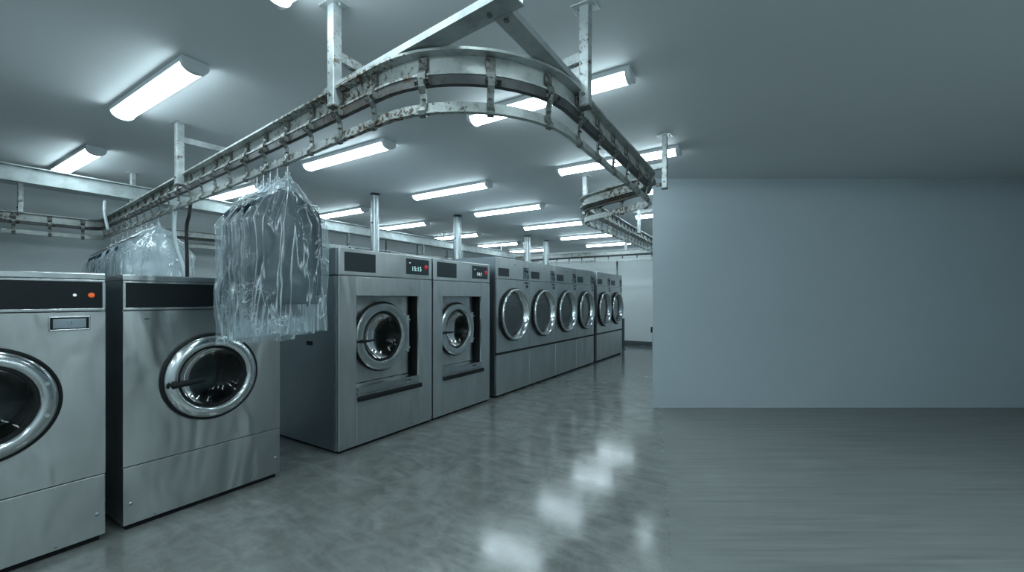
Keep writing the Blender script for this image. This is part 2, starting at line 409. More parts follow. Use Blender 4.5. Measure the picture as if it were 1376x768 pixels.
# ------------------------------------------------------------------ ceiling battens
def batten(loc, label):
    t = empty('ceiling_light', loc)
    tag(t, label, 'ceiling light', 'batten lights on the ceiling')
    L = 1.36
    bm = BM(); box(bm, -L / 2, L / 2, -0.078, 0.078, -0.034, 0.0, 0.004); obj('backplate', bm, 'lampcap', t)
    def sec(n=14, w=0.070, h=0.048):
        return [(w * math.cos(PI + PI * k / n), -0.034 + h * math.sin(PI + PI * k / n)) for k in range(n + 1)]
    bm = BM(); s = sec()
    A = [bm.verts.new((-L / 2 + 0.03, y, z)) for y, z in s]; B = [bm.verts.new((L / 2 - 0.03, y, z)) for y, z in s]
    for k in range(len(s) - 1): bm.faces.new((A[k], A[k + 1], B[k + 1], B[k]))
    bm.faces.new((A[0], B[0], B[-1], A[-1]))
    obj('diffuser', bm, 'glow', t, smooth=True)
    for sg in (-1, 1):
        bm = BM(); s = sec(14, 0.078, 0.056)
        xa, xb = sg * (L / 2 - 0.032), sg * (L / 2 + 0.004)
        A = [bm.verts.new((xa, y, z)) for y, z in s]; B = [bm.verts.new((xb, y * 0.97, -0.034 + (z + 0.034) * 0.95)) for y, z in s]
        for k in range(len(s) - 1): bm.faces.new((A[k], A[k + 1], B[k + 1], B[k]))
        bm.faces.new(A); bm.faces.new(B[::-1]); bm.faces.new((A[0], B[0], B[-1], A[-1]))
        obj('end_cap', bm, 'lampcap', t, smooth=True)
    return t
rows = [1.215, 2.83, 4.52, 6.02, 7.75, 9.55, 11.25]
rown = ['closest to the camera', 'second from the camera', 'third from the camera', 'fourth from the camera', 'fifth from the camera', 'sixth from the camera', 'farthest toward the back wall']
cols = [(-6.52, 'the leftmost line beyond the machines'), (-3.85, 'the middle line above the machine fronts'), (-1.49, 'the right line over the aisle')]
for j, (cx, cn) in enumerate(cols):
    for i, (ry, rn) in enumerate(zip(rows, rown)):
        if j == 2 and i == 6: continue
        yy = ry + (0.16 if j == 0 else 0.0)
        if j == 2 and i == 0: cx_, yy = cx + 0.05, 1.14
        else: cx_ = cx
        l0 = batten((cx_, yy, CEIL), 'batten light in %s, %s' % (cn, rn))

for cx, ry, nm in ((0.89, 1.15, 'beside the camera'), (0.89, -0.45, 'behind the camera over the open floor'), (2.6, 3.1, 'near the far end of the open floor'), (2.5, 1.0, 'beside the camera by the side wall'), (2.5, -0.5, 'behind the camera by the side wall'), (2.5, -2.1, 'over the entrance end by the side wall'), (2.6, 2.05, 'overhead to the side of the camera'), (-1.49, -0.45, 'behind the camera over the aisle'),
                   (-3.85, -0.45, 'behind the camera before the machines'), (0.89, -2.1, 'over the entrance end'), (-1.49, -2.1, 'over the entrance end of the aisle')):
    batten((cx, ry, CEIL), 'added off-frame batten light %s' % nm)  # added battens out of view, there to brighten the right-hand wall and floor

# ------------------------------------------------------------------ machines
def screw(bm, x, y, z, r=0.011):
    lathe_x(bm, [(0, 0.006), (r * 0.7, 0.006), (r, 0.003), (r, -0.002)], y, z, 12, x)

def shell(bm, w, d, z0, h, xf=-0.02, t=0.012, bev=0.004):
    box(bm, -d, xf, -w / 2, -w / 2 + t, z0, h, bev); box(bm, -d, xf, w / 2 - t, w / 2, z0, h, bev)
    box(bm, -d, -d + t, -w / 2 + t, w / 2 - t, z0, h); box(bm, -d + t, xf, -w / 2 + t, w / 2 - t, h - t, h)
    box(bm, -d + t, xf, -w / 2 + t, w / 2 - t, z0, z0 + t)

def drum(parent, cy, cz, r, x0, depth):
    bm = BM(); lathe_x(bm, [(r * 0.93, x0), (r, x0 - 0.03), (r, x0 - depth), (r * 0.85, x0 - depth - 0.03), (0, x0 - depth - 0.04)], cy, cz, 40)
    o = obj('drum', bm, 'drum', parent, smooth=True)
    bm = BM()
    for k in range(3):
        a = 2 * PI * k / 3 + 0.5
        p0 = Vector((x0 - 0.05, cy + math.cos(a) * r * 0.9, cz + math.sin(a) * r * 0.9)); p1 = p0 + Vector((-depth + 0.08, 0, 0))
        tube(bm, [p0, p1], r * 0.12, 8)
    obj('lifter', bm, 'drum', o, smooth=True)

def washer_low(loc, label, panel=False):
    w, d, h = 0.938, 1.05, 1.545
    t = empty('washing_machine', loc); tag(t, label, 'washing machine', 'washing machines')
    bm = BM(); box(bm, -d + 0.03, -0.03, -w / 2 + 0.02, w / 2 - 0.02, 0, 0.035); obj('plinth', bm, 'plinth', t)
    bm = BM(); shell(bm, w, d, 0.03, 1.51, -0.022); obj('body', bm, 'steel_dark', t)
    bm = BM(); box(bm, -d - 0.005, 0.004, -w / 2 - 0.004, w / 2 + 0.004, 1.508, h, 0.006); obj('top_lid', bm, 'steel_fine', t)
    cz = 0.868
    bm = BM(); hole_panel(bm, -w / 2, w / 2, 0.3885, 1.325, 0, cz, 0.235, -0.022, 0.0); obj('front_panel', bm, 'steel', t)
    bm = BM(); box(bm, -0.022, 0.001, -w / 2, w / 2, 0.036, 0.383, 0.003)
    k = obj('kick_panel', bm, 'steel', t)
    bm = BM(); [screw(bm, 0.001, y, 0.16) for y in (-w / 2 + 0.035, w / 2 - 0.035)]; screw(bm, 0.001, w / 2 - 0.2, 0.055, 0.008); screw(bm, 0.001, -w / 2 + 0.15, 0.055, 0.008)
    obj('screw', bm, 'steel_dark', k, smooth=True)
    # control fascia: steel frame round a black band
    bm = BM()
    box(bm, -0.022, 0.0, -w / 2, w / 2, 1.330, 1.345, 0.002); box(bm, -0.022, 0.0, -w / 2, w / 2, 1.495, 1.507, 0.002)
    for s in (-1, 1): box(bm, -0.022, 0.0, min(s * w / 2, s * (w / 2 - 0.012)), max(s * w / 2, s * (w / 2 - 0.012)), 1.3452, 1.4948)
    obj('fascia_frame', bm, 'steel_fine', t)
    bm = BM(); box(bm, -0.02, -0.004, -w / 2 + 0.0125, w / 2 - 0.0125, 1.3455, 1.4945, 0.002); cp = obj('control_panel', bm, 'black', t)
    if panel:
        bm = BM(); lathe_x(bm, [(0, 0.014), (0.010, 0.012), (0.014, 0.002), (0.014, -0.002)], w / 2 - 0.058, 1.42, 20, -0.004); o = obj('indicator_lamp', bm, 'orange', cp, smooth=True); o['label'] = 'orange indicator lamp'
        bm = BM(); lathe_x(bm, [(0, 0.008), (0.005, 0.007), (0.008, 0.0), (0.008, -0.002)], w / 2 - 0.125, 1.42, 16, -0.004); o = obj('indicator_lamp', bm, 'whitelamp', cp, smooth=True); o['label'] = 'small white indicator lamp'
        # recessed lock plate
        y0, y1, z0, z1 = 0.242, 0.405, 1.225, 1.302
        bm = BM()
        for a in ((y0, y1, z0, z0 + 0.007), (y0, y1, z1 - 0.007, z1), (y0, y0 + 0.007, z0, z1), (y1 - 0.007, y1, z0, z1)): box(bm, -0.001, 0.007, *a, 0.002)
        lk = obj('lock_plate', bm, 'steel_fine', t)
        bm = BM(); box(bm, 0.0, 0.002, y0 + 0.007, y1 - 0.007, z0 + 0.007, z1 - 0.007); obj('recess', bm, 'rubber', lk)
        bm = BM(); box(bm, 0.001, 0.005, y0 + 0.017, y1 - 0.017, z0 + 0.013, z1 - 0.013, 0.001)
        lathe_x(bm, [(0, 0.004), (0.006, 0.004), (0.010, 0.0)], (y0 + y1) / 2, (z0 + z1) / 2, 16, 0.005); obj('plate', bm, 'steel_dark', lk)
    else:
        bm = BM(); box(bm, 0.0, 0.003, -w / 2 + 0.1, -w / 2 + 0.125, 1.272, 1.278); obj('vent_slot', bm, 'rubber', t)
    drum(t, 0, cz, 0.24, -0.03, 0.42)
    dr = empty('door', (0, 0, 0)); dr.parent = t
    bm = BM(); lathe_x(bm, [(0.292, -0.002), (0.296, 0.012), (0.286, 0.020), (0.276, 0.012), (0.276, -0.002)], 0, cz, 64); obj('gasket', bm, 'rubber', dr, smooth=True)
    bm = BM(); lathe_x(bm, [(0.280, 0.0), (0.280, 0.020), (0.274, 0.032), (0.258, 0.042), (0.240, 0.048), (0.226, 0.050), (0.216, 0.046), (0.209, 0.034), (0.205, 0.020), (0.205, -0.04)], 0, cz, 72)
    obj('door_ring', bm, 'chrome', dr, smooth='all')
    bm = BM(); lathe_x(bm, [(0.206, 0.024), (0.196, 0.026), (0.190, 0.012), (0.190, -0.03)], 0, cz, 64); obj('seal', bm, 'rubber', dr, smooth=True)
    bm = BM(); lathe_x(bm, [(0.192, 0.010), (0.17, -0.01), (0.12, -0.035), (0.06, -0.048), (0, -0.05)], 0, cz, 48); obj('glass', bm, 'glass', dr, smooth='all')
    bm = BM(); tube(bm, [(0.05, -0.265, cz - 0.02), (0.068, -0.25, cz - 0.02), (0.072, -0.17, cz - 0.015), (0.066, -0.075, cz - 0.008)], 0.014, 12, rs=[0.020, 0.023, 0.020, 0.016]); obj('handle', bm, 'rubber', dr, smooth=True)
    bm = BM()
    for a in (0.35, -0.35): tube(bm, [(0.03, 0.245 * math.cos(a), cz + 0.245 * math.sin(a)), (0.052, 0.245 * math.cos(a), cz + 0.245 * math.sin(a))], 0.010, 12)
    obj('hinge_bolt', bm, 'ring', dr, smooth=True)
    return t

def text_mesh(s, size):
    cu = bpy.data.curves.new('txt', 'FONT'); cu.body = s; cu.size = size; cu.align_x = 'CENTER'; cu.align_y = 'CENTER'; cu.extrude = 0.0008
    o = bpy.data.objects.new('txt', cu); COL.objects.link(o)
    dg = bpy.context.evaluated_depsgraph_get(); me = bpy.data.meshes.new_from_object(o.evaluated_get(dg))
    bpy.data.objects.remove(o)
    me.transform(Matrix(((0, 0, 1, 0), (1, 0, 0, 0), (0, 1, 0, 0), (0, 0, 0, 1))))   # text x -> y, text y -> z
    return me

def washer_high(loc, label, w, digits, rc):
    """tall washer-extractor; rc: recess left and right edges"""
    d, h = 1.32, 1.866
    t = empty('washer_extractor', loc); tag(t, label, 'washing machine', 'washing machines')
    bm = BM(); box(bm, -d + 0.03, -0.03, -w / 2 + 0.02, w / 2 - 0.02, 0, 0.03); obj('plinth', bm, 'plinth', t)
    bm = BM(); shell(bm, w, d, 0.025, 1.608, -0.03, bev=0.003); obj('body', bm, 'steel_dark', t)
    bm = BM(); box(bm, -d, -0.03, -w / 2, w / 2, 1.612, h, 0.012); obj('top_casing', bm, 'steel_dark', t)
    bm = BM(); box(bm, -0.0295, 0.002, -w / 2, w / 2, 1.612, h - 0.002, 0.010, 3); hd = obj('control_header', bm, 'steel_tall', t)
    a, b = rc; lz, hz = 0.574, 1.428
    bm = BM(); box(bm, -0.03, 0.0, -w / 2, a - 0.002, 0.03, 1.608, 0.004); obj('side_pillar', bm, 'steel_tall', t)
    bm = BM(); box(bm, -0.03, 0.0, b + 0.0, w / 2, 0.03, 1.608, 0.004); obj('side_pillar', bm, 'steel_tall', t)
    bm = BM(); box(bm, -0.03, 0.0, a, b - 0.002, hz, 1.608, 0.003); obj('upper_panel', bm, 'steel_tall', t)
    bm = BM(); box(bm, -0.03, -0.001, a, b - 0.002, 0.03, 0.497, 0.003); obj('lower_panel', bm, 'steel_tall', t)
    bm = BM(); v = [bm.verts.new(p) for p in ((-0.14, a, 0.585), (-0.14, b, 0.585), (0.0, b, 0.565), (0.0, a, 0.565), (0.004, a, 0.502), (0.004, b, 0.502), (-0.14, a, 0.502), (-0.14, b, 0.502))]
    for f in ((0, 1, 2, 3), (3, 2, 5, 4), (4, 5, 7, 6), (6, 7, 1, 0), (0, 3, 4, 6), (1, 7, 5, 2)): bm.faces.new([v[i] for i in f])
    obj('sill', bm, 'steel_fine', t)
    # dark jambs round the recess
    bm = BM(); box(bm, -0.16, -0.031, b - 0.0, b + 0.01, 0.50, hz); box(bm, -0.16, -0.031, a - 0.01, a, 0.50, hz); box(bm, -0.16, -0.031, a, b, hz, hz + 0.01); obj('recess_jamb', bm, 'rubber', t)
    cy, cz = (a + b) / 2 - 0.03, 1.02
    R_ = min(0.352, (b - a) * 0.43)
    bm = BM(); hole_panel(bm, a + 0.001, b - 0.05, 0.586, hz - 0.002, cy, cz, R_ * 0.72, -0.13, -0.115); obj('door_panel', bm, 'steel_tall', t)
    drum(t, cy, cz, R_ * 0.8, -0.14, 0.5)
    dr = empty('door', (0, 0, 0)); dr.parent = t
    q = -0.115
    bm = BM(); lathe_x(bm, [(R_, q), (R_ + 0.005, q + 0.03), (R_ - 0.004, q + 0.04), (R_ - 0.02, q + 0.03), (R_ - 0.02, q)], cy, cz, 64); obj('gasket', bm, 'rubber', dr, smooth=True)
    bm = BM(); lathe_x(bm, [(R_ - 0.01, q), (R_ - 0.008, q + 0.055), (R_ - 0.02, q + 0.068), (R_ * 0.80, q + 0.072), (R_ * 0.745, q + 0.066), (R_ * 0.72, q + 0.052), (R_ * 0.70, q + 0.0), (R_ * 0.70, q - 0.03)], cy, cz, 72)
    obj('door_ring', bm, 'ring', dr, smooth=True)
    bm = BM(); lathe_x(bm, [(R_ * 0.705, q + 0.035), (R_ * 0.66, q + 0.035), (R_ * 0.65, q + 0.02), (R_ * 0.65, q - 0.04)], cy, cz, 56); obj('seal', bm, 'rubber', dr, smooth=True)
    bm = BM(); lathe_x(bm, [(R_ * 0.66, q + 0.025), (R_ * 0.58, q - 0.01), (R_ * 0.4, q - 0.045), (R_ * 0.2, q - 0.06), (0, q - 0.062)], cy, cz, 48); obj('glass', bm, 'glass', dr, smooth='all')
    bm = BM(); tube(bm, [(q + 0.06, cy - R_ + 0.02, cz - 0.03), (q + 0.088, cy - R_ + 0.06, cz - 0.03), (q + 0.092, cy - R_ * 0.42, cz - 0.026)], 0.013, 12, rs=[0.02, 0.017, 0.009]); obj('handle', bm, 'rubber', dr, smooth=True)
    bm = BM(); box(bm, q, q + 0.035, cy - R_ - 0.035, cy - R_ + 0.02, cz - 0.06, cz + 0.03, 0.005); obj('latch', bm, 'ring', dr)
    bm = BM(); box(bm, q, q + 0.03, cy + R_ - 0.03, min(b - 0.06, cy + R_ + 0.045), cz - 0.20, cz + 0.20, 0.004)
    for z in (-0.15, 0.15): tube(bm, [(q + 0.03, cy + R_ + 0.02, cz + z), (q + 0.04, cy + R_ + 0.02, cz + z)], 0.010, 10)
    obj('hinge', bm, 'ring', dr)
    bm = BM(); box(bm, -0.002, 0.034, a + 0.005, b + 0.02, 0.436, 0.482, 0.008, 3); obj('handle_bar', bm, 'rubber', t, smooth=True)
    # header displays
    bm = BM(); box(bm, 0.0, 0.006, -w / 2 + 0.06, -w / 2 + 0.06 + 0.35, 1.652, 1.828, 0.003); obj('display_panel', bm, 'slate', hd)
    y0, y1 = w / 2 - 0.395, w / 2 - 0.055
    bm = BM(); box(bm, 0.0, 0.006, y0, y1, 1.662, 1.828, 0.002); ds = obj('digital_display', bm, 'slate', hd)
    me = text_mesh(digits, 0.068); me.materials.append(M['digit']); o = bpy.data.objects.new('digits', me); COL.objects.link(o); o.parent = ds
    o.location = (0.0065, (y0 + y1) / 2 - 0.02, 1.720)
    bm = BM(); lathe_x(bm, [(0, 0.012), (0.018, 0.011), (0.026, 0.005), (0.026, 0)], y1 - 0.048, 1.748, 24, 0.005); o = obj('button', bm, 'red', ds, smooth=True); o['label'] = 'round red stop button'
    bm = BM(); box(bm, 0.005, 0.0075, y0 + 0.04, y0 + 0.06, 1.778, 1.786); obj('icon', bm, 'digit', ds)
    bm = BM(); box(bm, 0.0, 0.006, b - 0.19, b - 0.12, 0.53, 0.543); obj('rating_mark', bm, 'slate', t)
    bm = BM(); [screw(bm, 0.0, y, 0.06, 0.008) for y in (-w / 2 + 0.03, b - 0.1, w / 2 - 0.02)]; obj('screw', bm, 'steel_dark', t, smooth=True)
    # side hardware: seam strip, recessed grip
    bm = BM(); box(bm, -0.062, -0.032, -w / 2 - 0.004, -w / 2 + 0.001, 0.03, 1.6, 0.001); obj('side_seam', bm, 'steel_fine', t)
    bm = BM(); box(bm, -0.48, -0.39, -w / 2 - 0.006, -w / 2 + 0.002, 0.960, 0.998, 0.002); obj('side_grip', bm, 'rubber', t)
    bm = BM()
    for x in (-0.25, -1.2):
        tube(bm, [(x, -w / 2 + 0.001, 0.10), (x, -w / 2 - 0.004, 0.10)], 0.008, 10)
    obj('side_screw', bm, 'ring', t)
    return t

def dryer(loc, label, w=0.936):
    d, h = 1.15, 1.99
    t = empty('tumble_dryer', loc); tag(t, label, 'tumble dryer', 'tumble dryers in a row along the aisle')
    bm = BM(); box(bm, -d + 0.03, -0.035, -w / 2 + 0.01, w / 2 - 0.01, 0, 0.03); obj('plinth', bm, 'plinth', t)
    bm = BM(); shell(bm, w, d, 0.025, h, -0.022, bev=0.003); obj('body', bm, 'steel_dark', t)
    g = 0.0025
    bm = BM(); box(bm, -0.0215, 0.0, -w / 2 + g, w / 2 - g, 1.685, h, 0.005); hd = obj('control_header', bm, 'steel_tall', t)
    cz = 1.165
    bm = BM(); hole_panel(bm, -w / 2 + g, w / 2 - g, 0.635, 1.68, 0, cz, 0.33, -0.0215, -0.001); obj('front_panel', bm, 'steel_tall', t)
    bm = BM(); box(bm, -0.0215, 0.012, -w / 2, w / 2, 0.606, 0.632, 0.002); obj('shadow_line_strip', bm, 'rubber', t)  # solid dark strip imitating the shadow line between the two panels
    bm = BM(); box(bm, -0.0215, 0.0, -w / 2 + g, w / 2 - g, 0.032, 0.604, 0.004); obj('lint_door', bm, 'steel_tall', t)
    bm = BM(); box(bm, 0, 0.004, -w / 2 + 0.05, -w / 2 + 0.33, 1.722, 1.838, 0.002); obj('display_panel', bm, 'slate', hd)
    y0 = w / 2 - 0.20
    bm = BM(); box(bm, 0, 0.004, y0, y0 + 0.175, 1.70, 1.882, 0.002); cs = obj('coin_plate', bm, 'steel_dark', hd)
    bm = BM()
    box(bm, 0.003, 0.008, y0 + 0.02, y0 + 0.13, 1.862, 1.876); box(bm, 0.003, 0.008, y0 + 0.135, y0 + 0.168, 1.71, 1.78)
    tube(bm, [(0.003, y0 + 0.055, 1.83), (0.016, y0 + 0.055, 1.83)], 0.02, 12); tube(bm, [(0.003, y0 + 0.12, 1.82), (0.014, y0 + 0.12, 1.82)], 0.026, 12); box(bm, 0.003, 0.007, y0 + 0.06, y0 + 0.075, 1.73, 1.79)
    obj('coin_slot', bm, 'slate', cs)
    bm = BM(); box(bm, -0.001, 0.004, w / 2 - 0.135, w / 2 - 0.03, 1.632, 1.655); tube(bm, [(-0.001, w / 2 - 0.075, 1.59), (0.008, w / 2 - 0.075, 1.59)], 0.026, 14); obj('lock', bm, 'slate', t)
    bm = BM(); lathe_x(bm, [(0, 0.008), (0.007, 0.008), (0.007, 0)], 0.03, 1.905, 10); obj('rivet', bm, 'slate', hd)
    drum(t, 0, cz, 0.36, -0.03, 0.7)
    dr = empty('door', (0, 0, 0)); dr.parent = t
    bm = BM(); lathe_x(bm, [(0.392, -0.001), (0.394, 0.028), (0.384, 0.036), (0.372, 0.03), (0.372, -0.001)], 0, cz, 64); obj('gasket', bm, 'rubber', dr, smooth=True)
    bm = BM(); lathe_x(bm, [(0.378, 0.0), (0.382, 0.045), (0.374, 0.062), (0.362, 0.066), (0.352, 0.060), (0.330, 0.030), (0.314, -0.01), (0.306, -0.03), (0.306, -0.06)], 0, cz, 80)
    obj('door_ring', bm, 'chrome', dr, smooth='all')
    bm = BM(); lathe_x(bm, [(0.308, -0.012), (0.15, -0.010), (0, -0.009)], 0, cz, 48); obj('glass', bm, 'dryer_glass', dr, smooth='all')
    return t

XF = -3.30
washer_low((XF, 0.345, 0), 'low stainless washing machine cut off by the picture edge, with orange lamp and lock plate', True)
washer_low((XF, 1.361, 0), 'low stainless washing machine with black band and chrome porthole, behind the bagged clothes')
washer_high((XF, 2.957, 0), 'tall stainless washer with its grey side showing, display reading 15:15', 1.206, '15:15', (-0.411, 0.40))
washer_high((XF, 4.145, 0), 'narrower tall stainless washer standing beside the first dryer, small red button', 1.12, '14:1', (-0.40, 0.37))
dl = ['tumble dryer next to the tall washers, first of the row', 'second tumble dryer after the tall washers', 'third tumble dryer after the tall washers, in the unbroken run of four', 'fourth tumble dryer, the one just before the narrow gap',
      'tumble dryer just beyond the narrow gap in the row', 'last tumble dryer, nearest the back wall']
for y, s in zip((5.335, 6.273, 7.211, 8.149, 9.25, 10.15), dl):
    dryer((XF, y, 0), s, 0.936 if y < 9 else 0.898)

# ------------------------------------------------------------------ garment conveyor
def fillet(P, n=14):
    """P: [(x, y, dz, radius)] -> dense path of (pos, right)"""
    pts = [Vector((P[0][0], P[0][1], P[0][2]))]
    for i in range(1, len(P) - 1):
        p = Vector(P[i][:3]); a = Vector(P[i - 1][:3]); b = Vector(P[i + 1][:3]); r = P[i][3]
        if r <= 0: pts.append(p); continue
        u = (a - p).normalized(); v = (b - p).normalized(); ang = u.angle(v)
        tl = r / math.tan(ang / 2); s = p + u * tl; e = p + v * tl
        c = p + (u + v).normalized() * (r / math.sin(ang / 2))
        a0 = (s - c); a1 = (e - c); om = a0.angle(a1)
        for k in range(n + 1):
            f = k / n; q = (a0 * math.sin((1 - f) * om) + a1 * math.sin(f * om)) / math.sin(om) + c; pts.append(q)
    pts.append(Vector(P[-1][:3]))
    return pts

def with_right(pts):
    out = []
    for i, p in enumerate(pts):
        d1 = (pts[i] - pts[i - 1]) if i else (pts[1] - pts[0]); d2 = (pts[i + 1] - pts[i]) if i < len(pts) - 1 else d1
        d1 = Vector((d1.x, d1.y, 0)).normalized(); d2 = Vector((d2.x, d2.y, 0)).normalized()
        d = (d1 + d2).normalized(); r = Vector((d.y, -d.x, 0)) / max(0.5, d.dot(d1))
        out.append((p, r))
    return out

P = [(-8.46, -1.6, 0, 0), (-8.12, 1.978, 0, 0.22), (-0.905, 1.323, 0, 0.62), (-0.93, 3.86, 0, 0.24), (-1.80, 4.30, 0, 0.30), (-1.84, 5.4, 0.01, 0), (-1.93, 6.5, 0.04, 0), (-2.07, 8.74, 0.10, 0),
     (-2.16, 10.85, 0.16, 0.65), (-8.12, 10.85, 0.16, 0.45), (-8.15, 6.0, 0.06, 0), (-8.17, 2.35, 0.0, 0)]
pts = fillet(P); path = with_right(pts)
conv = empty('garment_conveyor', (0, 0, 0))
tag(conv, 'worn rusty overhead garment conveyor rail curving over the aisle', 'conveyor rail')
I_prof = [(-0.045, 2.400), (0.030, 2.400), (0.030, 2.410), (0.006, 2.410), (0.006, 2.494), (0.055, 2.494), (0.055, 2.506), (-0.050, 2.506), (-0.050, 2.494), (-0.006, 2.494), (-0.006, 2.410), (-0.045, 2.410)]
bm = BM(); sweep(bm, path, I_prof); obj('upper_rail', bm, 'rail', conv, smooth=True)
bm = BM(); sweep(bm, path, [(0.000, 2.356), (0.026, 2.356), (0.026, 2.399), (-0.012, 2.399), (-0.012, 2.384), (0.006, 2.384)]); obj('trolley_track', bm, 'track', conv, smooth=True)
bm = BM(); sweep(bm, path, [(0.0, 2.233), (0.026, 2.233), (0.026, 2.239), (0.007, 2.239), (0.007, 2.286), (0.0, 2.286)]); obj('garment_bar', bm, 'bar', conv, smooth=True)

def bracket_mesh():
    bm = BM()
    sp = [(0.010, 2.482), (0.014, 2.440), (0.036, 2.412), (0.038, 2.385), (0.032, 2.352), (0.018, 2.325), (0.014, 2.290), (0.018, 2.262), (0.034, 2.240), (0.030, 2.226), (0.010, 2.222)]
    for i in range(len(sp) - 1):
        (y0, z0), (y1, z1) = sp[i], sp[i + 1]; d = Vector((y1 - y0, z1 - z0)).normalized(); nrm = Vector((-d.y, d.x)) * 0.004
        w = 0.016 if i not in (1, 2) else 0.020
        vv = []
        for x in (-w, w):
            for (y, z) in ((y0, z0), (y1, z1)):
                for s in (-1, 1): vv.append(bm.verts.new((x, -(y + nrm.x * s), z + nrm.y * s)))
        for f in ((0, 1, 3, 2), (4, 6, 7, 5), (0, 2, 6, 4), (1, 5, 7, 3), (0, 4, 5, 1), (2, 3, 7, 6)): bm.faces.new([vv[k] for k in f])
    tube(bm, [(0, -0.012, 2.462), (0, -0.026, 2.462)], 0.009, 8); tube(bm, [(0, -0.016, 2.300), (0, -0.032, 2.300)], 0.008, 8)
    box(bm, -0.022, 0.022, -0.022, -0.006, 2.435, 2.488, 0.003, 1)
    tube(bm, [(0.018, -0.042, 2.368), (0.042, -0.042, 2.368)], 0.017, 10); tube(bm, [(-0.030, -0.040, 2.366), (-0.018, -0.040, 2.366)], 0.011, 8)
    tube(bm, [(0.0, 0.012, 2.385), (0.0, -0.048, 2.385)], 0.006, 6)
    return bm
def along(dist):
    acc = 0.0
    for a, b in zip(pts, pts[1:]):
        L = (b - a).length
        if acc + L >= dist:
            q = a.lerp(b, (dist - acc) / L); d = (b - a).normalized(); return q, d
        acc += L
    return None
total = sum((b - a).length for a, b in zip(pts, pts[1:]))
br0 = obj('hanger_bracket', bracket_mesh(), 'bracket', conv, smooth=True)
s = 2.15; first = True; nb = 0; bar_pts = []
while s < total - 0.1:
    q, d = along(s)
    o = br0 if first else br0.copy()
    if not first: COL.objects.link(o); o.parent = conv
    first = False
    o.location = q; o.rotation_euler = (0, 0, math.atan2(d.y, d.x)); nb += 1
    onleft = s < 10.6
    s += 0.31 if s < 3.6 else 0.30 if s < 13.6 else 0.24 if s < 17 else 0.38 if s < 26.5 else 0.6
print('brackets', nb)
# rollers and hook clusters where the rail turns at the far left
bm = BM()
tube(bm, [(0, -0.03, 2.37), (0, -0.055, 2.37)], 0.022, 10)
tube(bm, [(0, -0.04, 2.36), (0, -0.035, 2.31), (0, -0.012, 2.285)], 0.006, 6)
ro = obj('chain_roller', bm, 'bracket', conv, smooth=True)
for k in range(16):
    q, d = along(3.75 + k * 0.085)
    o = ro if k == 0 else ro.copy()
    if k: COL.objects.link(o); o.parent = conv
    o.location = q; o.rotation_euler = (0, 0, math.atan2(d.y, d.x))

# A-frame channels over the near bend
def channel(name, a, b, z, w=0.10, par=conv, mat='frame'):
    a = Vector((*a, 0)); b = Vector((*b, 0)); d = (b - a).normalized(); r = Vector((d.y, -d.x, 0))
    bm = BM(); sweep(bm, [(a, r), (b, r)], [(-w, z), (0, z), (0, z + 0.032), (-0.006, z + 0.032), (-0.006, z + 0.006), (-w + 0.006, z + 0.006), (-w + 0.006, z + 0.032), (-w, z + 0.032)])
    return obj(name, bm, mat, par)
channel('corner_channel', (-2.1, 1.398), (-0.815, 1.282), 2.512, 0.095)
channel('corner_channel', (-0.86, 1.375), (-0.86, 2.20), 2.508, 0.085)
for x, y in ((-0.90, 1.40), (-0.94, 1.34)):
    bm = BM(); tube(bm, [(x, y, 2.500), (x, y, 2.515)], 0.012, 8); obj('corner_bolt', bm, 'bracket', conv)

def post(x, y, zb, w=0.052, brace=None, zt=CEIL, boltplate=True):
    e = empty('support_post', (x, y, 0)); e.parent = conv
    bm = BM(); box(bm, -w / 2, w / 2, -w / 2, w / 2, zb, zt - 0.008, 0.003); obj('pole', bm, 'post', e)
    bm = BM(); box(bm, -0.065, 0.065, -0.05, 0.05, zt - 0.009, zt - 0.0005, 0.002)
    for sx in (-0.045, 0.045): tube(bm, [(sx, 0.0, zt - 0.009), (sx, 0.0, zt - 0.022)], 0.009, 6)
    obj('mounting_plate', bm, 'post', e)
    bm = BM(); box(bm, -w / 2 - 0.004, w / 2 + 0.004, -w / 2 - 0.004, w / 2 + 0.004, zb - 0.004, zb + 0.006, 0.001)
    cl_ = obj('clamp', bm, 'bracket', e)
    bm = BM(); tube(bm, [(0, -w / 2 - 0.01, zb + 0.06), (0, w / 2 + 0.01, zb + 0.06)], 0.01, 8); obj('through_bolt', bm, 'bracket', e)
    if brace:
        bx, by, bz = brace
        bm = BM(); v0 = Vector((0, 0, bz)); v1 = Vector((bx, by, bz)); d = (v1 - v0).normalized(); r = Vector((d.y, -d.x, 0)) * 0.018
        vs = []
        for p in (v0, v1):
            for sg in (-1, 1):
                for zz in (-0.025, 0.025): vs.append(bm.verts.new(p + r * sg + Vector((0, 0, zz))))
        for f in ((0, 1, 3, 2), (4, 6, 7, 5), (0, 4, 5, 1), (2, 3, 7, 6), (0, 2, 6, 4), (1, 5, 7, 3)): bm.faces.new([vs[k] for k in f])
        obj('brace_arm', bm, 'post', e)
post(-1.962, 1.376, 2.405, brace=(0.0, 0.42, 2.68))
post(-0.845, 2.085, 2.41, brace=(-0.34, 0.05, 2.68))
post(-4.435, 1.575, 2.40, brace=(0.05, 0.5, 2.80), w=0.055)
post(-0.875, 4.127, 2.44, brace=(-0.35, 0.02, 2.66), w=0.045)
post(-2.02, 4.97, 2.46, w=0.05)
post(-1.84, 6.80, 2.45, w=0.045)
post(-3.3, 10.95, 2.60, w=0.07)
post(-6.69, 1.90, 2.42, w=0.045)
post(-8.16, 1.21, 2.50, w=0.045)
for y in (6.1, 8.5, 10.2): post(-8.20, y, 2.55, w=0.05)
bm = BM()   # link blocks joining the side posts to the rail
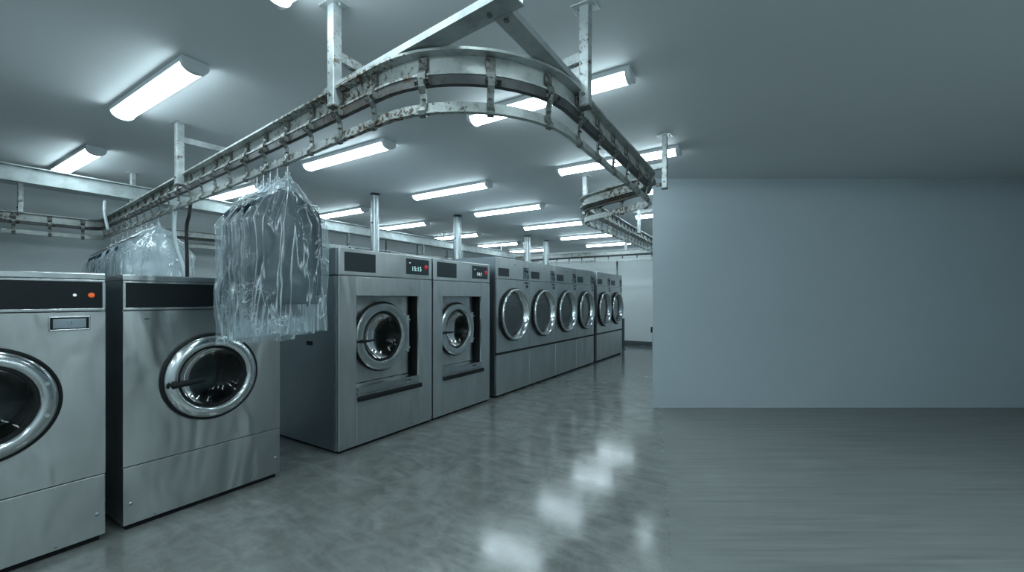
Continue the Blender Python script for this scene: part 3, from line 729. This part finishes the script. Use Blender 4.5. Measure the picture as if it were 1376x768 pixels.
for (x, y) in ((-0.875, 4.127), (-2.02, 4.97)):
    box(bm, min(x, x + (0.10 if x < -1.5 else -0.08)), max(x, x + (0.10 if x < -1.5 else -0.08)), y - 0.015, y + 0.015, 2.47, 2.50)
box(bm, -0.96, -0.90, 3.78, 3.90, 2.42, 2.47, 0.01)
obj('clamp_link', bm, 'bracket', conv)

# ------------------------------------------------------------------ long beam over the machines' backs
bt = empty('ceiling_beam', (-6.6, 0, 0)); tag(bt, 'long pale steel beam under the ceiling beyond the machines, bracket at its middle', 'beam')
bm = BM(); path2 = [(Vector((0, y, 0)), Vector((1, 0, 0))) for y in (-1.0, 4.3)]
prof = [(-0.03, 2.60), (0.045, 2.60), (0.045, 2.612), (0.012, 2.612), (0.012, 2.758), (0.055, 2.758), (0.055, 2.77), (-0.03, 2.77), (-0.03, 2.758), (0.0, 2.758), (0.0, 2.612), (-0.03, 2.612)]
sweep(bm, path2, prof); obj('girder', bm, 'white_beam', bt)
bm = BM(); sweep(bm, [(Vector((0, y, 0)), Vector((1, 0, 0))) for y in (4.304, 8.2)], prof); obj('girder', bm, 'white_beam', bt)
bm = BM(); sweep(bm, [(Vector((0, y, 0)), Vector((1, 0, 0))) for y in (8.204, 12.2)], prof); obj('girder', bm, 'white_beam', bt)
for y in (-0.2, 4.3, 7.5, 9.95):
    bm = BM(); tube(bm, [(0.02, y, 2.765), (0.02, y, CEIL - 0.006)], 0.014, 8); box(bm, -0.03, 0.07, y - 0.04, y + 0.04, CEIL - 0.007, CEIL - 0.0005); obj('hanger_rod', bm, 'post', bt)
bm = BM(); box(bm, -0.01, 0.07, 4.2, 4.4, 2.70, 2.776, 0.004); box(bm, 0.055, 0.12, 2.02, 2.10, 2.55, 2.66, 0.01); tube(bm, [(0.06, 2.06, 2.60), (0.16, 2.10, 2.60)], 0.02, 8); obj('splice_clamp', bm, 'bracket', bt)

# ------------------------------------------------------------------ ducts and pipes behind the machines
dn = [(-4.98, 4.16, 0.060, 1.45, -4.627, 'thick silver exhaust duct rising behind the tall washers, closest to the camera'),
      (-5.00, 6.08, 0.075, 1.60, -4.457, 'thick silver exhaust duct rising behind the first two dryers'),
      (-5.15, 8.95, 0.085, 1.60, -4.457, 'silver exhaust duct rising behind the fourth dryer'),
      (-5.15, 9.95, 0.075, 1.60, -4.457, 'silver exhaust duct rising behind the last two dryers')]
for x, y, r, z0, xb, lab in dn:
    t = empty('exhaust_duct', (x, y, 0)); tag(t, lab, 'duct', 'exhaust ducts behind the machines')
    bm = BM(); pp = [(xb - x, 0, z0)] + [(r * 1.6 * (1 - math.sin(a)), 0, z0 + r * 1.6 * (1 - math.cos(a))) for a in (0, 0.4, 0.8, 1.2, PI / 2)] + [(0, 0, CEIL - 0.03)]
    tube(bm, pp, r, 20, cap=False); obj('pipe', bm, 'duct', t, smooth='all')
    bm = BM(); tube(bm, [(0, 0, CEIL - 0.035), (0, 0, CEIL - 0.002)], r * 1.22, 20); obj('ceiling_collar', bm, 'duct', t, smooth=True)
    bm = BM(); tube(bm, [(0, 0, 2.05), (0, 0, 2.09)], r * 1.1, 20); tube(bm, [(0, 0, 2.50), (0, 0, 2.52)], r * 1.06, 20)
    box(bm, r * 0.98, r * 1.04, -0.008, 0.008, 1.8, CEIL - 0.04); obj('seam_band', bm, 'duct', t, smooth=True)

def pipe(name, pp, r, mat, label, cat):
    bm = BM(); tube(bm, pp, r, 10); o = obj(name, bm, mat, None, smooth='all'); tag(o, label, cat); return o
def curve_pts(P, n=8):
    P = [Vector(p) for p in P]; out = []
    for i in range(len(P) - 1):
        a, b = P[i], P[i + 1]; m0 = (b - P[i - 1]) / 2 if i else (b - a); m1 = (P[i + 2] - a) / 2 if i < len(P) - 2 else (b - a)
        for k in range(n):
            t = k / n; out.append((2 * t**3 - 3 * t**2 + 1) * a + (t**3 - 2 * t**2 + t) * m0 + (-2 * t**3 + 3 * t**2) * b + (t**3 - t**2) * m1)
    out.append(P[-1]); return out
t = empty('steam_pipe', (-5.35, 0, 0)); tag(t, 'pale horizontal pipe with valve running behind the tops of the tall washers', 'pipe')
bm = BM(); tube(bm, curve_pts([(0, 3.28, 2.15), (0, 4.4, 2.12), (0, 5.5, 2.14), (0, 6.9, 2.13)]), 0.030, 12); obj('pipe', bm, 'white_beam', t, smooth='all')
bm = BM(); tube(bm, [(0, 3.18, 2.15), (0, 3.30, 2.15)], 0.042, 12); obj('end_cap', bm, 'rubber', t, smooth=True)
bm = BM(); tube(bm, [(0, 4.05, 2.12), (0, 4.05, 1.95), (0.1, 4.05, 1.9)], 0.03, 10); tube(bm, [(0, 4.0, 2.12), (0, 4.12, 2.12)], 0.048, 10); obj('valve', bm, 'rubber', t, smooth=True)
for y in (4.47, 6.5):
    bm = BM(); tube(bm, [(0, y, 2.15), (0, y, CEIL - 0.002)], 0.010, 8); obj('hanger_rod', bm, 'post', t)
t = empty('condensate_pipe', (-5.7, 0, 0)); tag(t, 'thinner pale pipe behind the second tall washer, with dark drop rods', 'pipe')
bm = BM(); tube(bm, curve_pts([(0.1, 3.6, 2.18), (0, 5.0, 2.22), (0, 6.4, 2.15), (0, 8.2, 2.2)]), 0.022, 10); obj('pipe', bm, 'white_beam', t, smooth='all')
for y in (4.76, 6.93):
    bm = BM(); tube(bm, [(0, y, 2.19), (0, y, CEIL - 0.002)], 0.008, 8); obj('hanger_rod', bm, 'post', t)
for y in (5.0, 5.75, 6.6):
    bm = BM(); tube(bm, [(0, y, 2.0), (0, y, 2.42)], 0.014, 8); tube(bm, [(0, y - 0.05, 2.17), (0, y + 0.05, 2.17)], 0.034, 8); obj('drop_rod', bm, 'track', t, smooth=True)

pipe('flexible_hose', curve_pts([(-4.82, 1.678, 2.25), (-4.79, 1.66, 2.05), (-4.64, 1.63, 1.85), (-4.50, 1.63, 1.65), (-4.46, 1.63, 1.3)]), 0.017, 'hose_grey', 'grey flexible hose hanging down beside the rear bagged clothes', 'hose')
pipe('power_cable', curve_pts([(-4.36, 1.632, 2.25), (-4.36, 1.62, 2.14), (-4.41, 1.62, 2.02), (-4.40, 1.62, 1.7), (-4.40, 1.62, 1.25)]), 0.014, 'rubber', 'black cable hanging from the conveyor rail behind the washing machine', 'cable')
pipe('drain_hose', curve_pts([(-7.0, 1.72, 2.60), (-6.92, 1.70, 2.45), (-6.80, 1.70, 2.22)]), 0.016, 'hose_grey', 'short pale tube slanting down by the far bend of the conveyor rail', 'hose')
pipe('wall_conduit', [(-4.10, 12.672, 2.55), (-4.10, 12.672, 1.9)], 0.022, 'rubber', 'short black conduit on the back wall above the dryers', 'conduit')
t = empty('guard_post', (-3.52, 11.4, 0)); tag(t, 'low dark upright post on the floor past the last dryer', 'post')
bm = BM(); box(bm, -0.035, 0.035, -0.035, 0.035, 0.012, 0.86, 0.006); obj('upright', bm, 'skirting', t)
bm = BM(); box(bm, -0.07, 0.07, -0.07, 0.07, 0, 0.012, 0.003); obj('foot_plate', bm, 'skirting', t)
t = empty('cable_tray', (-4.0, 0, 0))
tag(t, 'narrow dark service rail lying along the tops of the dryers', 'rail')
bm = BM(); box(bm, -0.5, -0.44, 5.0, 10.5, 1.992, 2.03, 0.004); obj('tray', bm, 'track', t)
bm = BM()
for k in range(12): box(bm, -0.49, -0.45, 5.2 + k * 0.45, 5.26 + k * 0.45, 2.03, 2.055, 0.004)
obj('clip', bm, 'white_beam', t)

# ------------------------------------------------------------------ bagged garments
def garment_bm(seed, hw=0.20, top=-0.10, hem=-0.86, th=0.045):
    """origin at hook; wide along y; z downward"""
    rnd = random.Random(seed); ph = rnd.uniform(0, 6); n = 28
    bm = BM(); rings = []
    lev = [(top, 0.055, th * 0.7), (top - 0.025, 0.075, th * 0.75), (top - 0.05, 0.12, th * 0.85), (top - 0.08, hw * 0.80, th * 0.9), (top - 0.115, hw * 0.98, th * 0.95), (top - 0.18, hw * 0.99, th)]
    k = 12
    for i in range(1, k + 1): lev.append((top - 0.18 + (hem - top + 0.18) * i / k, hw * (0.96 + 0.03 * math.sin(i * 0.7 + ph)), th * (0.95 + 0.15 * i / k)))
    for z, w, t in lev:
        ring = []
        for q in range(n):
            a = 2 * PI * q / n; f = max(0, (top - 0.1 - z) * 1.1)
            fold = th * (0.22 * f * math.sin(a * 7 + ph) + 0.14 * f * math.sin(a * 3 + z * 9 + ph))
            ring.append(bm.verts.new(((t + fold) * math.sin(a), (w + fold * 0.4) * math.cos(a), z)))
        rings.append(ring)
    for A, B in zip(rings, rings[1:]):
        for q in range(n): bm.faces.new((A[q], A[(q + 1) % n], B[(q + 1) % n], B[q]))
    bm.faces.new(rings[0]); bm.faces.new(rings[-1][::-1])
    for sg in (-1, 1):     # sleeves hang at the sides, a touch in front
        P_ = [(0.004, sg * hw * 0.80, top - 0.10), (0.006, sg * hw * 0.9, top - 0.15), (0.008, sg * (hw * 0.93), top - 0.30), (0.010, sg * (hw * 0.92), top - 0.46), (0.008, sg * hw * 0.90, hem + 0.06)]
        tube(bm, curve_pts(P_, 4), 0.04, 10, rs=[th * 0.85 - 0.0002 * i for i in range(17)])
    return bm

def bag_bm(seed, hw=0.25, th=0.06, bot=-1.05, flare=1.0):
    n, m = 80, 46; bm = BM(); rings = []; uvl = bm.loops.layers.uv.new('film'); uvd = {}
    for j in range(m + 1):
        f = j / m; z = 0.02 + (bot - 0.02) * (f ** 1.15)
        drop = -z
        if drop < 0.02: w = 0.015
        elif drop < 0.30: w = 0.018 + (hw - 0.018) * ((drop - 0.02) / 0.28) ** 0.78
        else: w = hw
        w *= 1 + (flare - 1) * f
        t = min(th, 0.012 + drop * 0.24)
        ring = []
        for q in range(n):
            a = 2 * PI * q / n; ca, sa = math.cos(a), math.sin(a)
            y = w * (abs(ca) ** 0.75) * (1 if ca > 0 else -1); x = t * (abs(sa) ** 0.85) * (1 if sa > 0 else -1)
            s = min(1, drop * 5)
            v = noise.noise(Vector((ca * 5 + seed * 3.1, (1 if sa > 0 else -1) * 3.7, z * 1.7)))
            v2 = noise.noise(Vector((y * 11 + seed, x * 30, z * 9 + seed)))
            v3 = 1 - abs(noise.noise(Vector((y * 14 + z * 8, seed * 1.7 + (2 if sa > 0 else 0), z * 11 - y * 7)))) * 2
            dx = (v * 0.013 * (1 - 0.6 * max(0, f - 0.7) / 0.3) + v2 * 0.005 + max(0, v3 - 0.78) * 0.03) * s * (1 if sa > 0 else -1)
            dz = (noise.noise(Vector((y * 9, seed, x * 20))) * 0.012) * max(0, f - 0.75) * 4
            ring.append(bm.verts.new((x + dx, y + v2 * 0.012 * s * ca, z + dz))); uvd[ring[-1]] = (ca * 0.25 + (3.0 if sa > 0 else 0.0) + seed, z)
        rings.append(ring)
    for A, B in zip(rings, rings[1:]):
        for q in range(n):
            f = bm.faces.new((A[q], A[(q + 1) % n], B[(q + 1) % n], B[q]))
            for l in f.loops: l[uvl].uv = uvd[l.vert]
    return bm

def hanger_bm(hw=0.19):
    bm = BM()
    tube(bm, curve_pts([(0, -0.012, 0.155), (0, -0.020, 0.135), (0, -0.012, 0.115)] if False else [(0, -0.022, 0.095), (0, -0.010, 0.118), (0, 0.012, 0.112), (0, 0.015, 0.085), (0, 0.0, 0.06), (0, 0, -0.06)], 5), 0.0028, 6)
    tube(bm, [(0, -hw, -0.16), (0, 0, -0.075), (0, hw, -0.16), (0, -hw, -0.16)], 0.005, 6)
    return bm

rail_dir = Vector((7.215, -0.655, 0)).normalized(); rail_ang = math.atan2(rail_dir.y, rail_dir.x)
def on_leg(x): return 1.323 - 0.0908 * (x + 0.905)
def bagged(x, cloth, film, label, group, seed, hw, bot, hem, dz=0.0, turn=0.0, flare=1.02, th=0.06, meshes={}):
    t = empty('bagged_garment', (x, on_leg(x) - 0.01, 2.165 + dz), rail_ang + turn)
    tag(t, label, 'garment', group)
    obj('garment', garment_bm(seed, hw * 0.82, hem=hem, th=th * 0.56), CLOTH[cloth], t, smooth='all')
    obj('hanger', hanger_bm(hw * 0.75), 'hanger', t, smooth='all')
    obj('plastic_bag', bag_bm(seed, hw, th, bot, flare), film, t, smooth='all')
    return t
g1 = 'bagged garments hanging in front of the washing machine'
fr = [(-2.55, 'slate', 'slate grey garment in clear plastic, foremost and widest of the front bunch', 0.255, -0.975, -0.80, 0.0),
      (-2.69, 'navy', 'dark navy garment in clear plastic, second of the front bunch, just behind the foremost', 0.245, -1.00, -0.88, 0.05),
      (-2.79, 'char', 'charcoal garment in clear plastic, third of the front bunch', 0.24, -1.01, -0.90, -0.04),
      (-2.89, 'navy', 'dark garment in clear plastic, fourth of the front bunch', 0.24, -1.02, -0.88, 0.03),
      (-2.99, 'steelblue', 'blue-grey garment in clear plastic, rearmost of the front bunch', 0.245, -1.06, -0.93, -0.02)]
for i, (x, c, lab, hw, bot, hem, tn) in enumerate(fr):
    bagged(x, c, 'bag_clear', lab, g1, 11 + i, hw, bot, hem, 0.0, tn * 0.4, 1.0, 0.042)
g2 = 'bagged garments hanging behind the low washing machines'
ordn = ['second', 'third', 'fourth', 'fifth', 'sixth', 'seventh', 'eighth', 'ninth', 'tenth', 'eleventh']
bagged(-5.32, 'white', 'bag_frost', 'white shirt in frosted plastic, foremost of the bunch behind the washing machines', g2, 40, 0.30, -1.05, -0.85, -0.01, -0.06, 1.0, 0.07)
cl = ['pale', 'pale', 'steelblue', 'pale', 'navy', 'pale', 'char', 'steelblue', 'navy', 'char']
for i in range(10):
    bagged(-5.56 - i * 0.215, cl[i], 'bag_frost' if i < 4 else 'bag_clear', '%s bagged garment, %s from the front in the bunch behind the washing machines' % ({'pale': 'pale blue', 'steelblue': 'steel blue', 'navy': 'dark navy', 'char': 'charcoal'}[cl[i]], ordn[i]),
           g2, 50 + i, 0.27, -1.05, -0.86, -0.005 * i, random.uniform(-0.08, 0.08), 1.0, 0.065)
